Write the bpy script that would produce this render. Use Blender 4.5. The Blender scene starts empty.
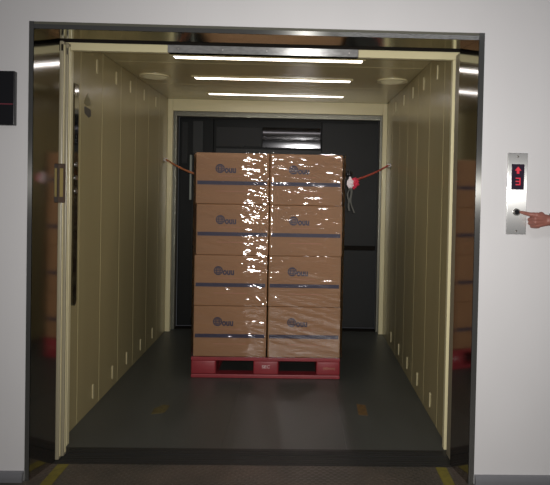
import bpy, bmesh, math, random
from mathutils import Vector, Matrix, noise
random.seed(7)
SC = bpy.context.scene
COL = SC.collection
PI = math.pi

# ------------------------------------------------------------------ materials
def nmat(name):
    m = bpy.data.materials.new(name); m.use_nodes = True
    return m, m.node_tree.nodes, m.node_tree.links, m.node_tree.nodes['Principled BSDF']

def mat(name, col, rough=.5, metal=0., var=0., vscale=(6, 6, 6), bump=0., bscale=(40, 40, 40), aniso=0., arot=0., spec=.5, rvar=0.):
    m, N, L, P = nmat(name)
    P.inputs['Base Color'].default_value = (*col, 1)
    P.inputs['Roughness'].default_value = rough
    P.inputs['Metallic'].default_value = metal
    P.inputs['Specular IOR Level'].default_value = spec
    tc = N.new('ShaderNodeTexCoord')
    def nz(scale, detail=4):
        mp = N.new('ShaderNodeMapping'); mp.inputs['Scale'].default_value = scale
        L.new(tc.outputs['Object'], mp.inputs['Vector'])
        t = N.new('ShaderNodeTexNoise'); t.inputs['Scale'].default_value = 1; t.inputs['Detail'].default_value = detail
        L.new(mp.outputs[0], t.inputs['Vector']); return t
    if var or rvar:
        t = nz(vscale)
        if var:
            r = N.new('ShaderNodeValToRGB')
            r.color_ramp.elements[0].position = .3; r.color_ramp.elements[1].position = .7
            r.color_ramp.elements[0].color = (*[c * (1 - var) for c in col], 1)
            r.color_ramp.elements[1].color = (*[min(1, c * (1 + var)) for c in col], 1)
            L.new(t.outputs['Fac'], r.inputs['Fac']); L.new(r.outputs['Color'], P.inputs['Base Color'])
        if rvar:
            mr = N.new('ShaderNodeMapRange'); mr.inputs['To Min'].default_value = max(.02, rough - rvar); mr.inputs['To Max'].default_value = rough + rvar
            L.new(t.outputs['Fac'], mr.inputs['Value']); L.new(mr.outputs[0], P.inputs['Roughness'])
    if bump:
        t = nz(bscale); b = N.new('ShaderNodeBump'); b.inputs['Strength'].default_value = bump; b.inputs['Distance'].default_value = .01
        L.new(t.outputs['Fac'], b.inputs['Height']); L.new(b.outputs[0], P.inputs['Normal'])
    if aniso:
        P.inputs['Anisotropic'].default_value = aniso
        tg = N.new('ShaderNodeCombineXYZ'); tg.inputs[0].default_value, tg.inputs[1].default_value, tg.inputs[2].default_value = ((0, 0, 1) if arot else (1, 0, 0))
        L.new(tg.outputs[0], P.inputs['Tangent'])
    return m

def emit(name, col, s):
    m, N, L, P = nmat(name)
    P.inputs['Base Color'].default_value = (.02, .02, .02, 1)
    P.inputs['Emission Color'].default_value = (*col, 1); P.inputs['Emission Strength'].default_value = s
    return m

M = {}
M['wall'] = mat('white_wall_paint', (.64, .63, .635), .55, var=.02, vscale=(3, 3, 1.5), bump=.03, bscale=(90, 90, 90))
M['seam'] = mat('wall_joint_filler', (.62, .62, .62), .6)
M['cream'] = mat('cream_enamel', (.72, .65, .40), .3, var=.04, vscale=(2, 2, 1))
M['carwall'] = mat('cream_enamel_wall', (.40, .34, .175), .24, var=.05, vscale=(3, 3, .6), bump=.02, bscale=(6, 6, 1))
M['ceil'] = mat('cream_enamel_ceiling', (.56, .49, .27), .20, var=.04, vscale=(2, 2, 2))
M['slot_lit'] = mat('cream_louvre_lit', (.60, .53, .31), .35)  # lighter than the wall: light caught by the louvres put into the colour
M['mirror'] = mat('polished_steel', (.42, .415, .40), .08, 1, bump=.012, bscale=(5, 5, 1.2))
M['soffit'] = mat('polished_steel_soffit', (.66, .68, .58), .10, 1)
M['brushv'] = mat('brushed_steel_upright', (.20, .20, .19), .21, .75, aniso=1, arot=0)
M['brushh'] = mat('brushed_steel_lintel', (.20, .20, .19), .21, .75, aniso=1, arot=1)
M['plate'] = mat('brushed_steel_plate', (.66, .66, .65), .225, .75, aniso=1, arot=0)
M['strip'] = mat('mottled_steel_strip', (.50, .50, .50), .24, .55, aniso=1, arot=1, var=.2, vscale=(25, 25, 60))
M['doorcream'] = mat('putty_enamel', (.30, .265, .18), .35)
M['frame2'] = mat('rear_frame_steel', (.20, .195, .155), .4, .5)
M['steel'] = mat('grey_steel', (.50, .48, .45), .35, 1)
M['base'] = mat('baseboard_grey', (.22, .22, .235), .28, .25)
M['black'] = mat('black_gloss', (.012, .012, .014), .25)
M['blackm'] = mat('black_matt', (.013, .011, .009), .9, spec=.1)
M['rubber'] = mat('dark_sill_metal', (.02, .02, .019), .55, .2)
M['carfloor'] = mat('grey_floor_sheet', (.062, .066, .060), .42, var=.14, vscale=(5, 1.6, 1), rvar=.08, bump=.02, bscale=(30, 10, 1))
M['carfloor2'] = mat('grey_floor_sheet_worn', (.10, .10, .094), .30, var=.16, vscale=(7, 1.6, 1), rvar=.08, bump=.02, bscale=(30, 10, 1))
M['yellow'] = mat('yellow_tape', (.17, .14, .02), .55, var=.25, vscale=(30, 30, 1))
M['yellowworn'] = mat('worn_yellow_paint', (.10, .08, .025), .6, var=.4, vscale=(40, 30, 1))
M['orangeworn'] = mat('worn_orange_paint', (.14, .08, .025), .6, var=.4, vscale=(40, 30, 1))
M['pallet'] = mat('red_plastic', (.27, .030, .038), .42, var=.1, vscale=(9, 9, 9))
M['palletw'] = mat('white_print', (.75, .6, .6), .5)
M['kraft'] = mat('kraft_cardboard', (.33, .18, .083), .62, var=.07, vscale=(2, 2, 9))
M['kraftedge'] = mat('cardboard_seam', (.20, .11, .06), .8)
M['blue'] = mat('dark_blue_print', (.032, .03, .065), .55, var=.1, vscale=(20, 20, 20))
M['redprint'] = mat('faint_red_print', (.42, .20, .12), .6)
M['rope'] = mat('orange_rope', (.75, .26, .12), .6, bump=.3, bscale=(300, 300, 300))
M['rope2'] = mat('red_rope', (.75, .13, .10), .6, bump=.3, bscale=(300, 300, 300))
M['redtie'] = mat('red_ribbon', (.60, .03, .07), .4)
M['white'] = mat('white_plastic', (.8, .72, .74), .35)
M['doordark'] = mat('dark_grey_door', (.022, .023, .023), .55, var=.1, vscale=(2, 2, 2), spec=.2)
M['doorgrey'] = mat('grey_door_panel', (.036, .038, .038), .5, spec=.2)
M['doorblack'] = mat('black_door_frame', (.010, .011, .011), .5, spec=.15)
M['band'] = mat('steel_door_band', (.055, .055, .058), .13, 1)
M['handle'] = mat('pale_handle', (.25, .28, .25), .4)
M['brown'] = mat('dark_brown_plate', (.06, .035, .022), .4)
M['brass'] = mat('dull_brass', (.33, .25, .09), .4, .5)
M['darksticker'] = mat('dark_sticker', (.06, .05, .035), .5)
M['palesticker'] = mat('olive_sticker', (.22, .19, .08), .5)
M['tube'] = emit('lamp_diffuser', (1, .93, .93), 7.0)
M['led'] = emit('red_display_digits', (.9, .02, .05), .75)
M['ledline'] = emit('dim_red_line', (.35, .02, .05), .2)
M['screen'] = mat('display_window', (.03, .02, .035), .2)
M['skin'] = mat('skin', (.27, .105, .08), .5, var=.10, vscale=(40, 40, 40), bump=.06, bscale=(200, 200, 200))
M['nail'] = mat('fingernail', (.52, .30, .25), .3)
M['shirt'] = mat('grey_cotton', (.16, .17, .2), .85, bump=.1, bscale=(200, 200, 200))
M['trousers'] = mat('navy_trousers', (.03, .035, .06), .85)
M['hair'] = mat('black_hair', (.012, .01, .01), .5)
M['tail'] = mat('grey_plastic_strip', (.12, .12, .11), .4)
M['leather'] = mat('black_leather', (.02, .02, .02), .4)
M['eyew'] = mat('eye_white', (.8, .8, .8), .2)

# chequer-plate ramp: bump of raised dots
def plate_mat():
    m, N, L, P = nmat('chequer_plate')
    P.inputs['Roughness'].default_value = .42; P.inputs['Metallic'].default_value = .35
    tc = N.new('ShaderNodeTexCoord')
    mp = N.new('ShaderNodeMapping'); mp.inputs['Scale'].default_value = (36, 36, 36); mp.inputs['Rotation'].default_value = (0, 0, PI / 4)
    L.new(tc.outputs['Object'], mp.inputs['Vector'])
    v = N.new('ShaderNodeTexVoronoi'); v.inputs['Randomness'].default_value = .05; v.inputs['Scale'].default_value = 1
    L.new(mp.outputs[0], v.inputs['Vector'])
    r = N.new('ShaderNodeValToRGB'); r.color_ramp.elements[0].position = .22; r.color_ramp.elements[1].position = .38
    r.color_ramp.elements[0].color = (1, 1, 1, 1); r.color_ramp.elements[1].color = (0, 0, 0, 1)
    L.new(v.outputs['Distance'], r.inputs['Fac'])
    b = N.new('ShaderNodeBump'); b.inputs['Strength'].default_value = .7; b.inputs['Distance'].default_value = .004
    L.new(r.outputs['Color'], b.inputs['Height']); L.new(b.outputs[0], P.inputs['Normal'])
    n = N.new('ShaderNodeTexNoise'); n.inputs['Scale'].default_value = 3.5; n.inputs['Detail'].default_value = 5
    L.new(tc.outputs['Object'], n.inputs['Vector'])
    c = N.new('ShaderNodeValToRGB'); c.color_ramp.elements[0].position = .35; c.color_ramp.elements[1].position = .65
    c.color_ramp.elements[0].color = (.085, .078, .066, 1); c.color_ramp.elements[1].color = (.135, .11, .09, 1)
    L.new(n.outputs['Fac'], c.inputs['Fac']); L.new(c.outputs['Color'], P.inputs['Base Color'])
    return m
M['ramp'] = plate_mat()

def film_mat():
    m, N, L, P = nmat('clear_stretch_film')
    N.remove(P); out = N['Material Output']
    tr = N.new('ShaderNodeBsdfTransparent'); tr.inputs[0].default_value = (.97, .97, .98, 1)
    gl = N.new('ShaderNodeBsdfGlossy'); gl.distribution = 'BECKMANN'; gl.inputs['Roughness'].default_value = .10; gl.inputs['Color'].default_value = (1, .97, .98, 1)
    tc = N.new('ShaderNodeTexCoord')
    mp = N.new('ShaderNodeMapping'); mp.inputs['Scale'].default_value = (4.5, 4.5, 32); mp.inputs['Rotation'].default_value = (0, .16, 0)
    L.new(tc.outputs['Object'], mp.inputs['Vector'])
    t = N.new('ShaderNodeTexNoise'); t.inputs['Scale'].default_value = 1; t.inputs['Detail'].default_value = 2; t.inputs['Roughness'].default_value = .5
    t.inputs['Distortion'].default_value = .6
    L.new(mp.outputs[0], t.inputs['Vector'])
    b = N.new('ShaderNodeBump'); b.inputs['Strength'].default_value = .6; b.inputs['Distance'].default_value = .006
    L.new(t.outputs['Fac'], b.inputs['Height']); L.new(b.outputs[0], gl.inputs['Normal'])
    mx = N.new('ShaderNodeMixShader')
    fr = N.new('ShaderNodeFresnel'); fr.inputs['IOR'].default_value = 1.5
    L.new(b.outputs[0], fr.inputs['Normal'])
    mu = N.new('ShaderNodeMath'); mu.operation = 'MULTIPLY'; mu.inputs[1].default_value = 2.0; mu.use_clamp = True
    L.new(fr.outputs[0], mu.inputs[0]); L.new(mu.outputs[0], mx.inputs[0])
    L.new(tr.outputs[0], mx.inputs[1]); L.new(gl.outputs[0], mx.inputs[2]); L.new(mx.outputs[0], out.inputs['Surface'])
    return m
M['film'] = film_mat()

# ------------------------------------------------------------------ builders
ORG = {}
def org(o): return ORG.get(o.name, Vector((0, 0, 0))) if o else Vector((0, 0, 0))
def tag(o, label=None, cat=None, group=None, kind=None):
    if label: o['label'] = label
    if cat: o['category'] = cat
    if group: o['group'] = group
    if kind: o['kind'] = kind
    return o
def empty(name, loc, label=None, cat=None, group=None, kind=None, parent=None):
    o = bpy.data.objects.new(name, None); COL.objects.link(o)
    o.empty_display_size = .1
    o.location = Vector(loc) - org(parent)
    if parent: o.parent = parent
    ORG[o.name] = Vector(loc)
    return tag(o, label, cat, group, kind)

class MB:
    def __init__(s): s.bm = bmesh.new()
    def box(s, x0, x1, y0, y1, z0, z1, bev=0., seg=2, rot=None, piv=None):
        mtx = Matrix.Translation(((x0 + x1) / 2, (y0 + y1) / 2, (z0 + z1) / 2)) @ Matrix.Diagonal((abs(x1 - x0), abs(y1 - y0), abs(z1 - z0), 1))
        r = bmesh.ops.create_cube(s.bm, size=1, matrix=mtx)
        vs = r['verts']
        if rot is not None:
            p = Vector(piv) if piv else Vector(((x0 + x1) / 2, (y0 + y1) / 2, (z0 + z1) / 2))
            bmesh.ops.transform(s.bm, matrix=Matrix.Translation(p) @ rot.to_4x4() @ Matrix.Translation(-p), verts=vs)
        if bev > 0:
            es = list({e for v in vs for e in v.link_edges})
            bmesh.ops.bevel(s.bm, geom=es, offset=bev, segments=seg, affect='EDGES', profile=.5)
        return s
    def prism(s, pts, axis, a, b):
        """extrude a 2-D polygon along an axis ('x','y','z') from a to b"""
        def P(u, v, w): return {'x': (w, u, v), 'y': (u, w, v), 'z': (u, v, w)}[axis]
        A = [s.bm.verts.new(P(u, v, a)) for u, v in pts]; B = [s.bm.verts.new(P(u, v, b)) for u, v in pts]
        n = len(pts)
        s.bm.faces.new(A); s.bm.faces.new(B[::-1])
        for i in range(n): s.bm.faces.new((A[i], B[i], B[(i + 1) % n], A[(i + 1) % n]))
        return s
    def cyl(s, c, r, depth, axis='z', seg=24, r2=None):
        rot = {'z': Matrix(), 'y': Matrix.Rotation(PI / 2, 4, 'X'), 'x': Matrix.Rotation(PI / 2, 4, 'Y')}[axis]
        bmesh.ops.create_cone(s.bm, cap_ends=True, segments=seg, radius1=r, radius2=r if r2 is None else r2, depth=depth, matrix=Matrix.Translation(c) @ rot)
        return s
    def tube(s, pts, r, seg=8):
        pts = [Vector(p) for p in pts]; rings = []
        for i, p in enumerate(pts):
            d = (pts[min(i + 1, len(pts) - 1)] - pts[max(i - 1, 0)]).normalized()
            up = Vector((0, 0, 1)) if abs(d.z) < .9 else Vector((1, 0, 0))
            u = d.cross(up).normalized(); v = d.cross(u)
            rr = r[i] if isinstance(r, (list, tuple)) else r
            rings.append([s.bm.verts.new(p + (u * math.cos(2 * PI * k / seg) + v * math.sin(2 * PI * k / seg)) * rr) for k in range(seg)])
        for a, b in zip(rings, rings[1:]):
            for k in range(seg): s.bm.faces.new((a[k], a[(k + 1) % seg], b[(k + 1) % seg], b[k]))
        s.bm.faces.new(rings[0][::-1]); s.bm.faces.new(rings[-1])
        return s
    def annulus(s, c, r0, r1, y0, y1, seg=32):
        """ring in the XZ plane"""
        vs = []
        for k in range(seg):
            a = 2 * PI * k / seg; ca, sa = math.cos(a), math.sin(a)
            vs.append([s.bm.verts.new((c[0] + r * ca, y, c[1] + r * sa)) for r, y in ((r0, y0), (r1, y0), (r1, y1), (r0, y1))])
        for k in range(seg):
            a, b = vs[k], vs[(k + 1) % seg]
            for j in range(4): s.bm.faces.new((a[j], a[(j + 1) % 4], b[(j + 1) % 4], b[j]))
        return s
    def sphere(s, c, r, u=16, v=10, sc=(1, 1, 1)):
        bmesh.ops.create_uvsphere(s.bm, u_segments=u, v_segments=v, radius=r, matrix=Matrix.Translation(c) @ Matrix.Diagonal((*sc, 1))); return s
    def build(s, name, m, parent=None, smooth=False, label=None, cat=None, group=None, kind=None, origin=None):
        bmesh.ops.recalc_face_normals(s.bm, faces=s.bm.faces)
        me = bpy.data.meshes.new(name)
        o0 = Vector(origin) if origin is not None else (org(parent) if parent else Vector((0, 0, 0)))
        if o0.length: bmesh.ops.translate(s.bm, vec=-o0, verts=s.bm.verts)
        s.bm.to_mesh(me); s.bm.free()
        me.materials.append(m)
        if smooth:
            for p in me.polygons: p.use_smooth = True
            try: me.set_sharp_from_angle(angle=math.radians(40))
            except Exception: pass
        o = bpy.data.objects.new(name, me); COL.objects.link(o)
        ORG[o.name] = o0
        if parent:
            o.parent = parent; o.location = o0 - org(parent)
        else: o.location = o0
        return tag(o, label, cat, group, kind)

def text_bm(body, size, depth, xform, align='CENTER', xs=1.0, off=0.):
    cu = bpy.data.curves.new('text_tmp', 'FONT'); cu.body = body; cu.size = size; cu.extrude = depth; cu.offset = off
    cu.align_x = align; cu.align_y = 'CENTER'
    ob = bpy.data.objects.new('text_tmp', cu); COL.objects.link(ob)
    dg = bpy.context.evaluated_depsgraph_get(); me = bpy.data.meshes.new_from_object(ob.evaluated_get(dg))
    mb = MB(); mb.bm.from_mesh(me)
    bpy.data.objects.remove(ob); bpy.data.curves.remove(cu); bpy.data.meshes.remove(me)
    bmesh.ops.transform(mb.bm, matrix=xform @ Matrix.Diagonal((xs, 1, 1, 1)), verts=mb.bm.verts)
    return mb
def facing(x, y, z):  # text lying in the XZ plane, read from -Y
    return Matrix.Translation((x, y, z)) @ Matrix.Rotation(PI / 2, 4, 'X')

# ------------------------------------------------------------------ measured layout (metres; lobby wall face at y=0)
XL, XR = -1.363, .898          # lift car side walls
YB = 3.17                      # lift car back
HC = 2.40                      # lift car ceiling
OL, OR, OH = -1.3585, .925, 2.308   # outer edge of steel door frame
JL, JR, JY = -1.291, .857, .213     # inner end of splayed jambs

# ------------------------------------------------------------------ lobby shell
mb = MB()
mb.box(-3.2, OL, 0, .10, 0, 3.0); mb.box(OR, 3.2, 0, .10, 0, 3.0); mb.box(OL, OR, 0, .10, OH, 3.0)
wall = mb.build('wall_front', M['wall'], kind='structure')
MB().box(-.5805, -.5775, -.0006, .001, OH + .001, 3.0).build('trim_4', M['seam'], kind='structure')
mb = MB(); mb.box(-3.2, 3.2, -5.2, .185, -.10, 0)
mb.build('floor_lobby', M['ramp'], kind='structure')
for side, x0, x1 in (('left', -3.2, OL - .003), ('right', OR + .003, 3.2)):
    mb = MB(); mb.prism([(-.001, 0), (-.026, 0), (-.028, .02), (-.026, .036), (-.018, .047), (-.001, .050)], 'x', x0, x1)
    mb.build('baseboard_' + side, M['base'], kind='structure', smooth=True)

# stainless door surround: facings, splayed jambs, soffit
fr = empty('trim_1', (JL, 0, 0), kind='structure', label='stainless steel surround of the goods lift doorway')
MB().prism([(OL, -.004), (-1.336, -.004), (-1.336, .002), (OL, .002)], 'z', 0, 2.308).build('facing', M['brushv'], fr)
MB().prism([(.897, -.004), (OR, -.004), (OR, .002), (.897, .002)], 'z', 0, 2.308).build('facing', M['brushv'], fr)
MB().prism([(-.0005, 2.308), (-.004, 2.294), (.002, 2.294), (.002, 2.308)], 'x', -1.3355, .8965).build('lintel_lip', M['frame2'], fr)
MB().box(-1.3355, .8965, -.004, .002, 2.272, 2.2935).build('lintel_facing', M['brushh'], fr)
MB().prism([(-1.336, .0025), (JL, JY), (JL - .02, JY), (-1.3575, .0025)], 'z', 0, 2.2725).build('jamb', M['mirror'], fr)
MB().prism([(.897, .0025), (JR, JY), (JR + .02, JY), (.923, .0025)], 'z', 0, 2.2725).build('jamb', M['mirror'], fr)
MB().box(-1.42, .96, .0025, .195, 2.2735, 2.307).build('soffit', M['soffit'], fr)

# landing sill, gap, car sill
mb = MB(); mb.box(-1.45, 1.0, .187, .300, -.06, .001)
for y in (.212, .232, .262, .282): mb.box(-1.289, .849, y, y + .010, .001, .003)
mb.build('trim_2', M['rubber'], kind='structure', label='dark grooved landing sill across the lift doorway')
mb = MB(); mb.box(-1.362, .897, .314, .392, -.06, .001)
for y in (.330, .356): mb.box(-1.268, .855, y, y + .012, .001, .003)
mb.build('trim_3', M['rubber'], kind='structure', label='dark car sill at the front edge of the lift floor')
MB().box(-1.45, 1.0, .25, .37, -.16, -.07).build('floor_pit', M['blackm'], kind='structure')

# ------------------------------------------------------------------ lift car shell
mb = MB()
mb.box(XL, -.424, .393, 3.42, -.06, 0); mb.box(-.417, .300, .393, 3.42, -.06, 0); mb.box(.304, XR, .393, 3.42, -.06, 0)
mb.box(XL, XR, .393, 3.42, -.065, -.004)
fl = mb.build('floor', M['carfloor'], kind='structure')
for i in (1,):
    pass
mb = MB(); mb.prism([(-.945, .90), (-.865, .93), (-.855, 1.06), (-.90, 1.08), (-.95, 1.0)], 'z', 0, .0012)
mb.build('floor_marking', M['yellowworn'], fl, label='worn yellow paint patch on the left of the lift floor')
mb = MB(); mb.prism([(.425, .93), (.485, .92), (.49, 1.11), (.43, 1.13)], 'z', 0, .0012)
mb.build('floor_marking', M['orangeworn'], fl, label='worn orange paint patch on the right of the lift floor')

joints = [.442, .72, 1.13, 1.555, 1.97, 2.39, 2.80, YB]
def side_wall(name, x, sgn):
    mb = MB()
    for a, b in zip(joints, joints[1:]):
        x0, x1 = sorted((x, x + sgn * .03))
        mb.box(x0, x1, a + .0015, b - .0015, 0, HC, .003, 1)
    x0, x1 = sorted((x + sgn * .006, x + sgn * .034)); mb.box(x0, x1, .442, YB + .3, -.02, HC + .04)
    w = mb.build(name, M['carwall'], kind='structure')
    for y in ((.92, 1.355, 1.77, 2.18, 2.62) if sgn > 0 else (1.01, 1.43, 1.80, 2.22, 2.64)):
        for z0, z1 in ((.06, .16), (2.24, 2.335)):
            mb = MB(); pts = []
            for k in range(13): a = PI * k / 12; pts.append((y + .011 * math.cos(a), z1 - .011 + .011 * math.sin(a)))
            for k in range(13): a = PI + PI * k / 12; pts.append((y + .011 * math.cos(a), z0 + .011 + .011 * math.sin(a)))
            a0, a1 = sorted((x, x - sgn * .005)); mb.prism(pts, 'x', a0, a1)
            mb.build('vent_slot', M['slot_lit'], w)
    return w
wl = side_wall('wall_left', XL, -1)
wr = side_wall('wall_right', XR, 1)
mb = MB()
for a, b in ((.438, 1.362), (1.366, 2.28), (2.284, YB)): mb.box(XL, XR, a, b, HC, HC + .03, .002, 1)
mb.box(XL - .03, XR + .03, .438, YB + .3, HC + .02, HC + .05)
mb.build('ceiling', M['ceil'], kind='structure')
# front returns and header of the car
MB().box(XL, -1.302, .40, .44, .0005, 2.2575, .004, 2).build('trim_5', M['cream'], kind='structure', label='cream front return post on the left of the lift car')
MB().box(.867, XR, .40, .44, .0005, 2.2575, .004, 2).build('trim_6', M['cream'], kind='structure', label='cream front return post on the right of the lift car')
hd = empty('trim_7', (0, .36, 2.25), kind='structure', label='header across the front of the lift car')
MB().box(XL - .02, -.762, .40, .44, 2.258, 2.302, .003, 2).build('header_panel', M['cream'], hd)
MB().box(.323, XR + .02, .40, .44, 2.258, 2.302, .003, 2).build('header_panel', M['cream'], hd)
mb = MB(); mb.box(-.761, .322, .396, .44, 2.258, 2.302, .003, 2)
mb.build('steel_strip', M['strip'], hd, label='polished steel centre strip')
mb = MB()
for x in (-.70, -.45, -.20, .06, .27): mb.cyl((x, .395, 2.28), .004, .004, 'y', 12)
mb.build('screw', M['steel'], hd)
MB().box(XL - .05, XR + .05, .42, .437, 2.303, 2.52).build('gap_shade_sheet', M['blackm'], kind='structure', label='black sheet standing in for the shade in the gap above the lift car header')  # black sheet paints the darkness of the gap over the header
MB().box(XL - .1, XR + .1, .10, .419, 2.50, 2.52).build('light_block_slab', M['blackm'], kind='structure')  # unseen slab added to keep world light out of the gap
# back wall of the car
mb = MB(); mb.box(XL, -1.313, YB, YB + .06, 0, HC, .003, 2); mb.box(.852, XR, YB, YB + .06, 0, HC, .003, 2)
mb.box(-1.3125, .8515, YB + .001, YB + .06, 2.278, HC, .003, 2)
mb.build('wall_back', M['cream'], kind='structure')
# rear landing frame
rf = empty('trim_8', (-1.31, 3.30, 0), kind='structure', label='grey steel frame around the rear doorway of the lift')
MB().box(-1.345, -1.288, 3.27, 3.38, 0, 2.285, .003, 2).build('frame_post', M['frame2'], rf)
MB().box(.836, .885, 3.27, 3.38, 0, 2.285, .003, 2).build('frame_post', M['frame2'], rf)
MB().box(-1.2875, .8355, 3.27, 3.38, 2.235, 2.285, .003, 2).build('frame_head', M['frame2'], rf)
MB().box(-1.287, .835, 3.28, 3.40, .0005, .010).build('rear_sill', M['blackm'], rf)
MB().box(-1.42, .95, 3.232, 3.265, 2.29, 2.42).build('trim_9', M['blackm'], kind='structure')

# rear door: dark leaves
dr = empty('door_1', (-.2, 3.42, 0), kind='structure', label='dark closed door across the rear of the lift')
MB().box(-1.30, .845, 3.46, 3.50, 0, 2.30).build('backing', M['doorblack'], dr)
lf = MB().box(-1.287, -.93, 3.425, 3.455, .012, 2.23, .003, 1).build('door_leaf', M['doorblack'], dr)
MB().box(-1.146, -1.04, 3.415, 3.4245, .10, 2.205, .002, 1).build('panel', M['doorgrey'], lf)
MB().box(-1.262, -1.20, 3.415, 3.4245, 1.75, 2.19, .002, 1).build('panel', M['doordark'], lf)
MB().box(-1.172, -1.150, 3.385, 3.4245, 1.36, 1.84, .006, 2).build('handle', M['handle'], lf)
mid = MB().box(-.925, .228, 3.43, 3.455, .012, 2.23, .003, 1).build('door_leaf', M['doorblack'], dr)
MB().box(-.90, .226, 3.415, 3.429, .05, 1.918, .003, 1).build('panel', M['doorgrey'], mid)
# slightly downward-leaning steel band
mb = MB(); tl = math.tan(math.radians(4.4))
def band(x0, x1):
    n = 14; za, zb = 1.935, 2.15
    pts = [(3.426, za), (3.426, zb)]
    for k in range(n + 1):
        t = k / n; z = zb + (za - zb) * t
        pts.append((3.395 + (z - 2.15) * -tl * -1 + -.010 * math.sin(t * PI), z))
    mb.prism(pts, 'x', x0, x1)
band(-.40, .215)
mb.build('steel_band', M['band'], mid, smooth=False)
MB().box(-.90, -.41, 3.412, 3.4285, 1.94, 2.15, .003, 1).build('panel', M['doordark'], mid)
for x in (-.62, .13):
    mb = MB(); mb.cyl((x, 3.402, 1.952), .018, .02, 'y', 16); mb.build('bolt', M['doordark'], mid, smooth=True)
rl = MB().box(.233, .835, 3.405, 3.455, .898, 2.215, .003, 1).build('door_leaf', M['doordark'], dr)
rl2 = MB().box(.233, .835, 3.405, 3.455, .012, .850, .003, 1).build('door_leaf', M['doordark'], dr)
MB().box(.233, .835, 3.43, 3.455, .851, .897).build('joint', M['blackm'], dr)

# ------------------------------------------------------------------ landing door panels stacked at the left
ld = empty('door_2', (-1.6, .24, 0), kind='structure', label='cream sliding landing door panels stacked open at the left')
p1 = MB().box(-1.95, -1.277, .222, .262, .0035, 2.268, .004, 2).build('door_panel', M['doorcream'], ld)
p2 = MB().box(-1.95, -1.268, .266, .306, .0035, 2.268, .004, 2).build('door_panel', M['doorcream'], ld)
MB().box(-1.2775, -1.2745, .232, .248, .02, 2.25).build('edge_strip', M['cream'], p1)
MB().box(-1.2685, -1.2655, .280, .296, .02, 2.25).build('edge_strip', M['cream'], p2)
MB().box(-1.288, -1.278, .2205, .2225, 2.215, 2.25).build('bolt_slot', M['blackm'], p1)
MB().box(-1.276, -1.2705, .2645, .2665, 2.205, 2.24).build('bolt_slot', M['blackm'], p2)
MB().box(.868, .93, .226, .34, .0035, 2.268, .004, 2).build('trim_10', M['doorcream'], kind='structure', label='putty coloured strike post at the right of the doorway')

pp = empty('pull_plate', (-1.275, .218, 1.40), 'dark framed brass pull plate on the stacked door edge at left', 'door plate')
mb = MB(); mb.box(-1.2955, -1.257, .212, .2215, 1.40, 1.61, .003, 1)
mb.build('frame', M['brown'], pp)
MB().box(-1.2835, -1.2655, .2095, .2118, 1.432, 1.585, .001, 1).build('insert', M['brass'], pp, label='dull brass insert')

# ------------------------------------------------------------------ car operating panel and stickers on the left wall
co = empty('operating_panel', (XL, .66, .77), 'tall narrow polished steel control strip on the left car wall', 'control panel')
mb = MB(); pts = [(.590, 2.105), (.590, .80)]
for k in range(1, 12):
    a = PI + PI * k / 12; pts.append((.623 + .033 * math.cos(a), .80 + .035 * math.sin(a)))
pts += [(.656, .80), (.656, 2.105)]
mb.prism(pts, 'x', XL, XL + .013); mb.build('faceplate', M['mirror'], co)
for z in (1.62, 1.54, 1.46):
    mb = MB(); mb.cyl((XL + .016, .623, z), .014, .005, 'x', 20); mb.build('button', M['steel'], co, smooth=True)
mb = MB(); mb.prism([(.775, 2.015), (.845, 2.085), (.905, 2.02), (.84, 2.00)], 'x', XL + .0002, XL + .002)
mb.build('warning_sticker', M['palesticker'], label='small olive triangular sticker on left car wall, upper of two', cat='sticker')
mb = MB(); mb.prism([(.78, 1.99), (.80, 1.995), (.90, 1.985), (.905, 1.945), (.86, 1.93), (.79, 1.95)], 'x', XL + .0002, XL + .002)
mb.build('notice_sticker', M['darksticker'], label='small dark sticker on left car wall, lower of two', cat='sticker')

# ------------------------------------------------------------------ ceiling lamps and vents
lamps = [(-.879, .42, 1.105, 1.185, 'first lamp strip in the lift ceiling, nearest the doorway'),
         (-.872, .402, 1.885, 1.965, 'middle lamp strip of three in the lift ceiling'),
         (-.881, .404, 2.71, 2.79, 'rearmost lamp strip in the lift ceiling, near the back door')]
for x0, x1, y0, y1, lab in lamps:
    t = empty('ceiling_lamp', ((x0 + x1) / 2, (y0 + y1) / 2, HC), 'long glowing white ' + lab, 'ceiling lamp', 'lamp strips in the lift ceiling')
    mb = MB(); mb.box(x0 - .02, x1 + .02, y0 - .014, y0, HC - .010, HC); mb.box(x0 - .02, x1 + .02, y1, y1 + .014, HC - .010, HC)
    mb.box(x0 - .02, x0, y0, y1, HC - .010, HC); mb.box(x1, x1 + .02, y0, y1, HC - .010, HC)
    mb.build('frame', M['ceil'], t)
    MB().box(x0, x1, y0, y1, HC - .008, HC - .0005, .003, 2).build('diffuser', M['tube'], t)
for x, y, lab in ((-1.20, 1.93, 'left'), (.745, 1.89, 'right')):
    t = empty('ceiling_vent', (x, y, HC), 'round cream fan vent in the lift ceiling by the %s wall' % lab, 'ceiling vent', 'fan vents in the lift ceiling')
    mb = MB()
    mb.annulus((0, 0), .098, .125, 0, .008, 40)
    bmesh.ops.transform(mb.bm, matrix=Matrix.Translation((x, y, HC - .008)) @ Matrix.Rotation(-PI / 2, 4, 'X') @ Matrix.Translation((0, -.008, 0)), verts=mb.bm.verts)
    mb.build('rim', M['cream'], t, smooth=True)
    mb = MB(); mb.cyl((x, y, HC - .0015), .098, .002, 'z', 40); mb.build('opening', M['darksticker'], t)
    for k in range(-3, 4):
        h = math.sqrt(.098 ** 2 - (k * .026) ** 2); MB().box(x - h, x + h, y + k * .026 - .006, y + k * .026 + .006, HC - .006, HC - .003).build('slat', M['cream'], t)

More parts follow.
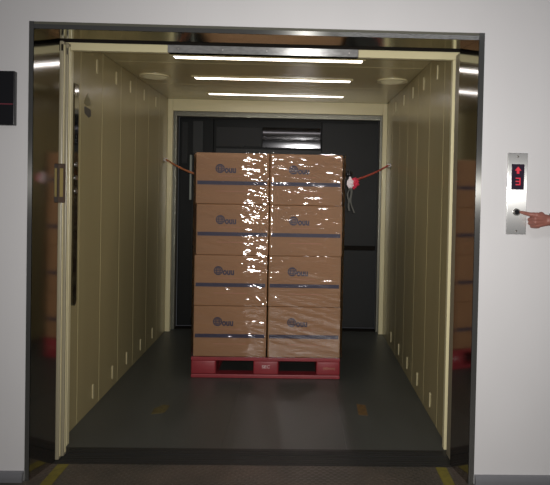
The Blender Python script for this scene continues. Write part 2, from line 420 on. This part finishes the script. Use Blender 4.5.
# ------------------------------------------------------------------ pallet
PX0, PX1, PY0, PY1 = -.825, .348, 1.672, 2.66
pal = empty('plastic_pallet', ((PX0 + PX1) / 2, (PY0 + PY1) / 2, 0), 'red plastic pallet under the stacked cartons on the lift floor', 'pallet')
mb = MB()
nb = 9; w = (PX1 - PX0)
mb.box(PX0, PX1, PY0, PY0 + .09, .138, .166, .004, 2); mb.box(PX0, PX1, PY1 - .09, PY1, .138, .166, .004, 2)
mb.box(PX0, PX0 + .09, PY0 + .091, PY1 - .091, .138, .166, .004, 2); mb.box(PX1 - .09, PX1, PY0 + .091, PY1 - .091, .138, .166, .004, 2)
for k in range(nb):
    y = PY0 + .11 + k * (PY1 - PY0 - .22 - .06) / (nb - 1); mb.box(PX0 + .091, PX1 - .091, y, y + .06, .140, .165, .003, 1)
for x in (-.44, -.04): mb.box(x - .03, x + .03, PY0 + .091, PY1 - .091, .138, .1395)
mb.build('top_deck', M['pallet'], pal)
mb = MB(); xb = [(PX0, -.630), (-.336, -.137), (.160, PX1)]
mb.box(PX0, PX1, PY0, PY0 + .11, 0, .030, .006, 2); mb.box(PX0, PX1, PY1 - .11, PY1, 0, .030, .006, 2)
for a, b in xb: mb.box(a, b, PY0 + .111, PY1 - .111, 0, .028, .004, 1)
mb.build('bottom_deck', M['pallet'], pal)
for a, b in xb:
    for y0, y1 in ((PY0, PY0 + .17), (2.08, 2.25), (PY1 - .17, PY1)):
        MB().box(a, b, y0 + .001, y1 - .001, .029, .139, .012, 3).build('block', M['pallet'], pal, smooth=True)
text_bm('SEC', .034, .0006, facing(-.236, PY0 - .0003, .092), xs=1.15).build('lettering', M['palletw'], pal, label='white letters SEC')
text_bm('(60mm)', .030, .0006, facing(.262, PY0 - .0003, .086), xs=1.0).build('lettering', M['redprint'], pal, label='faint pale letters')

# ------------------------------------------------------------------ cartons
CW, CD, CH = .573, .95, .4000
def make_carton():
    root = MB().box(-CW / 2, CW / 2, 0, CD, 0, CH, .006, 2).build('carton', M['kraft'])
    MB().box(-CW / 2 + .012, CW / 2 - .014, -.0008, 0, .150, .180).build('printed_stripe', M['blue'], root, label='dark blue printed stripe')
    mb = MB(); cx, cz, R = -.098, .277, .036
    mb.annulus((cx, cz), R * .80, R, -.0008, 0, 28)
    for k in (-2, -1, 0, 1, 2):
        h = math.sqrt(max(1e-6, (R * .82) ** 2 - (k * .0125) ** 2)); mb.box(cx - h, cx + h, -.0008, 0, cz + k * .0125 - .0034, cz + k * .0125 + .0034)
    mb.annulus((cx, cz), R * .36, R * .5, -.0007, 0, 20)
    for sx in (-1, 1): mb.box(cx + sx * .013 - .003, cx + sx * .013 + .003, -.00075, 0, cz - .026, cz + .026)
    mb.build('emblem', M['blue'], root, label='dark blue round striped emblem')
    text_bm('ouu', .072, .0004, facing(-.018, -.0004, .268), xs=.8, off=.003).build('lettering', M['blue'], root, label='dark blue rounded letters')
    mb = MB(); mb.box(-.11, .08, -.0005, 0, .217, .222); mb.build('printed_line', M['redprint'], root, label='thin reddish printed line')
    mb = MB(); mb.box(-.13, .13, -.0005, 0, .098, .104); mb.build('printed_line', M['redprint'], root, label='thin reddish printed line')
    mb = MB(); mb.box(-CW / 2 + .01, CW / 2 - .01, CD / 2 - .025, CD / 2 + .025, CH, CH + .0006); mb.build('sealing_tape', M['kraftedge'], root)
    return root
def copy_tree(o):
    c = o.copy(); COL.objects.link(c)
    for ch in list(o.children):
        d = ch.copy(); COL.objects.link(d); d.parent = c; d.matrix_parent_inverse = ch.matrix_parent_inverse
    return c
row = ['bottom', 'second from the bottom', 'third from the bottom', 'top']
place = {(0, 0): (-.8115, 0.0), (0, 1): (-.8125, .0), (0, 2): (-.803, .0), (0, 3): (-.811, .0),
         (1, 0): (-.228, 0), (1, 1): (-.2315, .0), (1, 2): (-.2285, .0), (1, 3): (-.236, .0)}
proto = make_carton()
first = True
for (c, r), (x, dy) in place.items():
    o = proto if first else copy_tree(proto); first = False
    o.location = (x + CW / 2, 1.681 + dy + .002 * ((c * 3 + r * 5) % 3), .1668 + r * (CH + .0012))
    o['label'] = 'brown carton with blue stripe, %s of the %s stack on the pallet' % (row[r], 'left' if c == 0 else 'right')
    o['category'] = 'carton'; o['group'] = 'brown cartons stacked on the pallet'

# ------------------------------------------------------------------ stretch film round the load
def film():
    bm = bmesh.new()
    x0, x1, y0, y1 = -.8225, .3535, 1.6715, 2.645
    z0, z1 = .168, 1.778
    nxf, nys, nz = 150, 24, 230
    prof = []
    for i in range(nxf): prof.append((x0 + (x1 - x0) * i / nxf, y0, 'f'))
    for i in range(nys): prof.append((x1, y0 + (y1 - y0) * i / nys, 'r'))
    for i in range(40): prof.append((x1 - (x1 - x0) * i / 40, y1, 'b'))
    for i in range(nys): prof.append((x0, y1 - (y1 - y0) * i / nys, 'l'))
    rows = []
    for j in range(nz + 1):
        z = z0 + (z1 - z0) * j / nz; ring = []
        for x, y, s in prof:
            kk = 1 if (x < -.24 or s != 'f') else .34
            c1 = 1 - 2 * abs(noise.noise(Vector((x * 3.5 * kk, y * 6, (z + .30 * x) * 17))))      # sharp creases
            n = noise.noise(Vector((x * 3.5 * kk, y * 5, (z + .22 * x) * 30))) * .0050 * kk + c1 * .0045 * kk + noise.noise(Vector((x * 8 * kk + 9, y * 12, (z - .2 * x) * 44))) * .0016 * kk
            out = .0045 + n
            if s == 'f':
                zz = (z - .17) / 1.6
                k = max(0, min(1, (x - x0) / .05)) * max(0, min(1, (x1 - x) / .05))
                if x < -.245:
                    zg = 2 * abs((z * 2.6 + .15) % 1 - .5) * 2 - 1                   # the fold wanders down the load
                    w = .15 - .05 * max(0, 1.0 - z); xc = -.352 + .030 * zg + .03 * max(0, 1.1 - z)
                    b0, b1 = xc - w / 2, min(-.25, xc + w / 2)
                    f1 = .015 * (-.245 - b1)
                    f0 = f1 + (b0 * b0 - b1 * b1) / 9.42
                    out += .004
                    if x > b1: out += .015 * (-.245 - x)
                    elif x > b0: out += f1 + (x * x - b1 * b1) / 9.42
                    else: out += f0 * (.5 - .5 * math.cos(PI * (x - x0) / (b0 - x0)))
                else:
                    h0 = min(1, (x + .245) / .03); h0 = h0 * h0 * (3 - 2 * h0)
                    out += h0 * (x * x / 9.42 - .045 * x + .006)
                out = max(.0015, out)
                y_ = y - out; ring.append(bm.verts.new((x, y_, z)))
            elif s == 'r': ring.append(bm.verts.new((x + max(.001, out), y, z)))
            elif s == 'l': ring.append(bm.verts.new((x - max(.001, out), y, z)))
            else: ring.append(bm.verts.new((x, y + max(.001, out), z)))
        rows.append(ring)
    n = len(prof)
    for a, b in zip(rows, rows[1:]):
        for k in range(n): bm.faces.new((a[k], a[(k + 1) % n], b[(k + 1) % n], b[k]))
    mb = MB(); mb.bm.free(); mb.bm = bm
    o = mb.build('stretch_film', M['film'], label='clear wrinkled stretch film wrapped around all the cartons', cat='plastic wrap')
    for p in o.data.polygons: p.use_smooth = True
film()

# ------------------------------------------------------------------ ropes, hooks and tied ribbon
def sag(a, b, s, n=24):
    a, b = Vector(a), Vector(b); return [a.lerp(b, i / n) - Vector((0, 0, s * math.sin(PI * i / n))) for i in range(n + 1)]
def hook(loc, sx, label):
    t = empty('wall_hook', loc, label, 'hook')
    mb = MB(); mb.cyl((loc[0] + sx * .003, loc[1], loc[2]), .022, .005, 'x', 20); mb.build('plate', M['steel'], t, smooth=True)
    mb = MB(); pts = [(loc[0] + sx * (.005 + .016 - .016 * math.cos(a)), loc[1], loc[2] + .014 * math.sin(a)) for a in [2 * PI * k / 20 for k in range(20)]]
    mb.tube(pts + pts[:1], .0035, 8); mb.build('ring', M['white'], t, smooth=True)
hook((XL, 3.02, 1.765), 1, 'small pale hook high on the left car wall near the back')
hook((XR, 2.86, 1.748), -1, 'small pale hook high on the right car wall near the back')
mb = MB(); mb.tube(sag((XL + .030, 3.02, 1.763), (-.842, 2.05, 1.595), .012), .009, 8)
mb.build('tie_cord', M['rope'], smooth=True, label='orange rope from the left wall hook to the cartons', cat='rope')
KX, KY, KZ = .407, 1.70, 1.555
mb = MB(); mb.tube(sag((XR - .030, 2.86, 1.746), (KX + .02, KY + .03, KZ + .018), .012), .0085, 8)
mb.build('tie_cord', M['rope2'], smooth=True, label='red rope from the right wall hook to the ribbon knot', cat='rope')
t = empty('hanging_ribbon', (KX, KY, KZ), 'crumpled red and white ribbon knot at the right edge of the wrapped cartons', 'ribbon')
def crumple(c, r, sc, seed, amp=.45):
    mb = MB(); bmesh.ops.create_icosphere(mb.bm, subdivisions=3, radius=r)
    for v in mb.bm.verts:
        d = v.co.normalized(); v.co = v.co * (1 + amp * noise.noise(d * 4.2 + Vector((seed, 0, 0)))); v.co = Vector((v.co.x * sc[0], v.co.y * sc[1], v.co.z * sc[2])) + Vector(c)
    return mb
crumple((KX + .024, KY, KZ), .040, (.85, .8, .95), 3, .8).build('red_ribbon', M['redtie'], t)
crumple((KX - .006, KY - .02, KZ), .031, (.72, .6, 1.25), 8, .8).build('white_ribbon', M['white'], t)
crumple((KX - .012, KY + .01, KZ + .072), .026, (1.0, .8, 1.0), 5).build('black_ribbon', M['black'], t)
mb = MB()
for k, (dx, L_, w_) in enumerate(((0, .20, .014), (.018, .215, .010), (-.012, .15, .012))):
    prev = None
    for i in range(15):
        f = i / 14; x = KX - .005 + dx * f * 1.6 + .010 * math.sin(f * 6 + k); y = KY - .005 + .008 * math.sin(f * 9 + k * 2); z = KZ - .02 - L_ * f
        a = mb.bm.verts.new((x - w_ / 2, y, z)); b = mb.bm.verts.new((x + w_ / 2, y + .004, z))
        a2 = mb.bm.verts.new((x - w_ / 2, y + .0008, z)); b2 = mb.bm.verts.new((x + w_ / 2, y + .0048, z))
        cur = (a, b, b2, a2)
        if prev:
            for q in range(4): mb.bm.faces.new((prev[q], prev[(q + 1) % 4], cur[(q + 1) % 4], cur[q]))
        else: mb.bm.faces.new(cur[::-1])
        prev = cur
    mb.bm.faces.new(prev)
mb.build('ribbon_tail', M['tail'], t, label='greyish plastic tails hanging down')

# ------------------------------------------------------------------ lobby things
for x0, x1, x2, x3, lab in ((-1.264, -1.204, -1.262, -1.213, 'left'), (.769, .828, .764, .815, 'right')):
    mb = MB(); mb.prism([(x0, .180), (x1, .180), (x1 - .004, -.5), (x0 - .0, -.5)], 'z', .0003, .0016)
    mb.build('floor_tape', M['yellow'], label='yellow tape strip on the floor beside the %s door jamb' % lab, cat='floor tape', group='yellow tape strips at the lift doorway')
t = empty('wall_display', (-1.62, 0, 1.786), 'black glossy display box on the wall left of the lift', 'display')
MB().box(-1.83, -1.415, -.030, -.0005, 1.786, 2.054, .004, 2).build('casing', M['black'], t)
MB().box(-1.82, -1.422, -.0315, -.0302, 1.888, 1.893).build('red_line', M['ledline'], t, label='thin dim red line')

cp = empty('call_panel', (1.11, 0, 1.29), 'tall brushed steel call panel on the wall right of the lift', 'call panel')
MB().box(1.0575, 1.1600, -.008, -.0004, 1.290, 1.705, .0025, 2).build('faceplate', M['plate'], cp)
sc_ = MB().box(1.0775, 1.1430, -.0095, -.0082, 1.518, 1.648, .0008, 1).build('display_window', M['screen'], cp, label='black window with red digits')
mb = MB(); ax, az = 1.1105, 1.615
mb.prism([(ax - .017, az), (ax, az + .021), (ax + .017, az), (ax + .0065, az), (ax + .0065, az - .016), (ax - .0065, az - .016), (ax - .0065, az)], 'y', -.0102, -.0096)
mb.build('arrow', M['led'], sc_, label='red up arrow')
mb = MB(); dx, dz, w2, h2, th = 1.1115, 1.560, .0125, .019, .0055
for (a, b, c, d) in ((-w2, w2, h2 - th, h2), (-w2, w2, -th / 2, th / 2), (-w2, w2, -h2, -h2 + th), (w2 - th, w2, -h2, h2)):
    mb.box(dx + a, dx + b, -.0102, -.0096, dz + c, dz + d)
mb.build('digit', M['led'], sc_, label='red number 3')
for z in (1.686, 1.308):
    mb = MB(); mb.cyl((1.1085, -.0088, z), .0055, .003, 'y', 16); mb.box(1.105, 1.112, -.0108, -.0102, z - .0008, z + .0008)
    mb.build('screw', M['steel'], cp, smooth=True)
mb = MB(); mb.cyl((1.107, -.011, 1.404), .0185, .008, 'y', 32); mb.build('button_ring', M['steel'], cp, smooth=True)
mb = MB(); mb.cyl((1.107, -.0165, 1.404), .0125, .004, 'y', 32); mb.build('call_button', M['black'], cp, smooth=True)

# ------------------------------------------------------------------ person pressing the call button
def solid(segs, vox, smooth=6):
    """one continuous skin round tapered limbs: segs = [(p0, r0, p1, r1), ...]"""
    bm = bmesh.new()
    for p0, r0, p1, r1 in segs:
        b2 = bmesh.new()
        for p, r in ((p0, r0), (p1, r1)):
            bmesh.ops.create_icosphere(b2, subdivisions=3, radius=r, matrix=Matrix.Translation(p))
        h = bmesh.ops.convex_hull(b2, input=b2.verts)
        junk = [g for g in set(h['geom_interior'] + h['geom_unused']) if isinstance(g, bmesh.types.BMVert)]
        bmesh.ops.delete(b2, geom=junk, context='VERTS')
        me = bpy.data.meshes.new('tmp'); b2.to_mesh(me); b2.free(); bm.from_mesh(me); bpy.data.meshes.remove(me)
    me = bpy.data.meshes.new('tmp'); bm.to_mesh(me); bm.free()
    ob = bpy.data.objects.new('tmp', me); COL.objects.link(ob)
    md = ob.modifiers.new('r', 'REMESH'); md.mode = 'VOXEL'; md.voxel_size = vox
    ms = ob.modifiers.new('s', 'SMOOTH'); ms.factor = .5; ms.iterations = smooth
    dg = bpy.context.evaluated_depsgraph_get(); out = bpy.data.meshes.new_from_object(ob.evaluated_get(dg))
    bpy.data.objects.remove(ob); bpy.data.meshes.remove(me)
    return out
def chain(pts, rs): return [(pts[i], rs[i], pts[i + 1], rs[i + 1]) for i in range(len(pts) - 1)]

# left hand: pointing to -X, back of the hand towards the lobby, thumb on the wall side
wr = (1.290, -.058, 1.366)
H = []
H += chain([(1.335, -.066, 1.368), wr, (1.254, -.058, 1.366)], [.029, .0285, .0250])
# palm as a fan of metacarpals
kn = [(1.190, -.066, 1.393), (1.181, -.071, 1.375), (1.182, -.069, 1.356), (1.190, -.064, 1.340)]
for k, r in zip(kn, (.0140, .0142, .0132, .0120)):
    H.append((Vector((1.250, -.060, 1.367 + (k[2] - 1.366) * .40)), .0165, k, r))
H.append((kn[0], .0130, kn[3], .0115)); H.append((Vector((1.214, -.060, 1.393)), .0170, Vector((1.214, -.058, 1.349)), .0165))
# index: straight to the button
H += chain([kn[0], (1.160, -.052, 1.395), (1.142, -.038, 1.400), (1.1235, -.027, 1.4045)], [.0130, .0108, .0094, .0074])
# curled fingers: knuckle -> middle joint -> back towards the palm
for k, lenp in zip(kn[1:], (.040, .037, .030)):
    k = Vector(k); a = k + Vector((-.016, .028, -.006)) * (lenp / .036); b = a + Vector((.020, .016, -.003)); c = b + Vector((.018, -.006, 0))
    H += chain([k, a, b, c], [.0115, .0098, .0090, .0080])
# thumb lies along the wall side under the index finger
H += chain([(1.245, -.044, 1.378), (1.222, -.030, 1.386), (1.200, -.022, 1.382), (1.178, -.020, 1.376)], [.0145, .0120, .0102, .0082])
hand = solid(H, .0022, 5)
S = Vector((1.75, -.36, 1.40)); E_ = Vector((1.545, -.165, 1.275)); W = Vector((1.335, -.066, 1.368))
PCX, PCY = 1.93, -.40
Bd = []
Bd += chain([W, (W + E_) / 2, E_, S], [.029, .038, .042, .050])
Bd += chain([(PCX, PCY, 1.50), (PCX, PCY + .01, 1.57)], [.058, .055])
Bd += chain([(PCX, PCY + .01, 1.66), (PCX, PCY + .035, 1.60)], [.088, .062]); Bd += chain([(PCX, PCY + .0, 1.665), (PCX, PCY + .02, 1.68)], [.092, .088])
Bd.append((Vector((PCX, PCY + .10, 1.655)), .010, Vector((PCX, PCY + .117, 1.632)), .014))            # nose
for s in (-1, 1): Bd.append((Vector((PCX + s * .088, PCY + .01, 1.655)), .012, Vector((PCX + s * .092, PCY, 1.625)), .010))   # ears
Bd += chain([S, (PCX, PCY, 1.44), (PCX + .18, PCY - .02, 1.40)], [.062, .075, .062])
for s in (-1, 1):
    Bd += chain([(PCX + s * .08, PCY, 1.34), (PCX + s * .075, PCY, 1.12), (PCX + s * .085, PCY, .93)], [.11, .098, .105])
    Bd += chain([(PCX + s * .09, PCY, .90), (PCX + s * .10, PCY + .01, .49), (PCX + s * .105, PCY - .01, .10)], [.088, .058, .040])
    Bd.append((Vector((PCX + s * .105, PCY - .02, .05)), .042, Vector((PCX + s * .12, PCY + .14, .042)), .034))
R2 = [(PCX + .185, PCY - .02, 1.40), (PCX + .24, PCY - .04, 1.12), (PCX + .235, PCY + .05, .88)]
Bd += chain(R2, [.052, .042, .028])
Bd += chain([R2[2], (PCX + .232, PCY + .075, .80)], [.030, .034])
for q in range(4): Bd += chain([(PCX + .228 + .002 * q, PCY + .05 + .018 * q, .78), (PCX + .225, PCY + .052 + .019 * q, .735), (PCX + .215, PCY + .054 + .018 * q, .70)], [.011, .0095, .008])
Bd += chain([(PCX + .22, PCY + .10, .84), (PCX + .21, PCY + .125, .79), (PCX + .205, PCY + .128, .755)], [.013, .011, .009])
body = solid(Bd, .009, 5)
bm = bmesh.new(); bm.from_mesh(hand); bm.from_mesh(body)
mb = MB(); mb.bm.free(); mb.bm = bm
person = mb.build('person', M['skin'], smooth=True, origin=(PCX, PCY, 0), label='person at the right pressing the call button with the left index finger', cat='person')
for p in person.data.polygons: p.use_smooth = True
def cloth(name, segs, m, vox=.012):
    me = solid(segs, vox, 5); b = bmesh.new(); b.from_mesh(me); q = MB(); q.bm.free(); q.bm = b
    return q.build(name, m, person, smooth=True)
g = .012
sl = W.lerp(E_, .62)
cloth('shirt', chain([sl, E_, S], [.052, .058, .068]) + chain([S, (PCX, PCY, 1.44), (PCX + .18, PCY - .02, 1.40)], [.075, .088, .075]) +
      sum([chain([(PCX + s * .08, PCY, 1.34), (PCX + s * .075, PCY, 1.12), (PCX + s * .085, PCY, .95)], [.125, .114, .122]) for s in (-1, 1)], []) +
      chain([R2[0], R2[1], Vector(R2[1]).lerp(Vector(R2[2]), .35)], [.068, .058, .055]), M['shirt'])
cloth('trousers', sum([chain([(PCX + s * .085, PCY, .95), (PCX + s * .09, PCY, .88), (PCX + s * .10, PCY + .01, .49), (PCX + s * .105, PCY - .01, .13)], [.116, .105, .078, .062]) for s in (-1, 1)], []), M['trousers'])
for s in (-1, 1):
    cloth('shoe', [(Vector((PCX + s * .105, PCY - .025, .055)), .054, Vector((PCX + s * .12, PCY + .145, .046)), .045)], M['leather'], .008)
cloth('hair', [(Vector((PCX, PCY - .012, 1.69)), .098, Vector((PCX, PCY + .025, 1.715)), .080), (Vector((PCX, PCY - .03, 1.66)), .088, Vector((PCX, PCY - .04, 1.60)), .055)], M['hair'], .008)
for s in (-1, 1):
    mb = MB(); mb.sphere((PCX + s * .033, PCY + .093, 1.662), .012); mb.build('eye', M['eyew'], person, smooth=True)
wt = empty('wristwatch', (1.312, -.058, 1.39), parent=person)
mb = MB(); mb.box(1.261, 1.297, -.076, -.044, 1.389, 1.402, .003, 2); mb.build('watch_case', M['leather'], wt)
# strap wraps the wrist
mb = MB(); cx, cy, cz = 1.279, -.0585, 1.367
pts = [(cy + .031 * math.cos(2 * PI * k / 28), cz + .031 * math.sin(2 * PI * k / 28)) for k in range(28)]
inn = [(cy + .0285 * math.cos(2 * PI * k / 28), cz + .0285 * math.sin(2 * PI * k / 28)) for k in range(28)]
A = [[mb.bm.verts.new((x, *p)) for p in ps] for x, ps in ((1.270, inn), (1.270, pts), (1.288, pts), (1.288, inn))]
for i in range(4):
    a, b = A[i], A[(i + 1) % 4]
    for k in range(28): mb.bm.faces.new((a[k], a[(k + 1) % 28], b[(k + 1) % 28], b[k]))
mb.build('watch_strap', M['leather'], wt, smooth=True)

# ------------------------------------------------------------------ camera
CAMY = -3.037
cam = bpy.data.cameras.new('Camera'); co_ = bpy.data.objects.new('Camera', cam); COL.objects.link(co_)
r = Vector((.99951081, -.024135, .01989076)); u = Vector((-.01942105, .01954264, .99962038)); f = Vector((.02451456, .99951768, -.01906435))
mt = Matrix(((r.x, u.x, -f.x, 0), (r.y, u.y, -f.y, CAMY), (r.z, u.z, -f.z, 1.5), (0, 0, 0, 1)))
co_.matrix_world = mt
cam.sensor_width = 36; cam.sensor_fit = 'HORIZONTAL'; cam.lens = 600 / 550 * 36
cam.shift_x = -(313.78 - 275) / 550; cam.shift_y = (200.62 - 242.5) / 550
cam.clip_start = .02
SC.camera = co_

# ------------------------------------------------------------------ lights: camera flash, added lobby fill light, lamps in the lift
def area(name, loc, target, power, sx, sy, col):
    l = bpy.data.lights.new(name, 'AREA'); l.shape = 'RECTANGLE'; l.size = sx; l.size_y = sy; l.energy = power; l.color = col
    o = bpy.data.objects.new(name, l); COL.objects.link(o); o.location = loc
    o.rotation_euler = (Vector(target) - Vector(loc)).to_track_quat('-Z', 'Y').to_euler(); return o
area('camera_flash', (.03, CAMY + .01, 1.53), (.18, 0, 1.32), 34, .05, .03, (1, .97, .93)).data.spread = math.radians(106)
area('lobby_fill_light', (.9, -1.9, 2.95), (.9, -1.7, 0), 10, 1.2, .3, (.98, .97, 1))  # unseen fill lamp, added to light the lobby wall, brighter on the right
W_ = bpy.data.worlds.new('World'); SC.world = W_; W_.use_nodes = True
W_.node_tree.nodes['Background'].inputs['Color'].default_value = (.9, .9, 1, 1)
W_.node_tree.nodes['Background'].inputs['Strength'].default_value = .05

vs = SC.view_settings
vs.view_transform = 'Standard'; vs.look = 'None'; vs.gamma = 1; vs.use_curve_mapping = False; vs.exposure = 0
SC.cycles.use_denoising = True
SC.cycles.max_bounces = 10
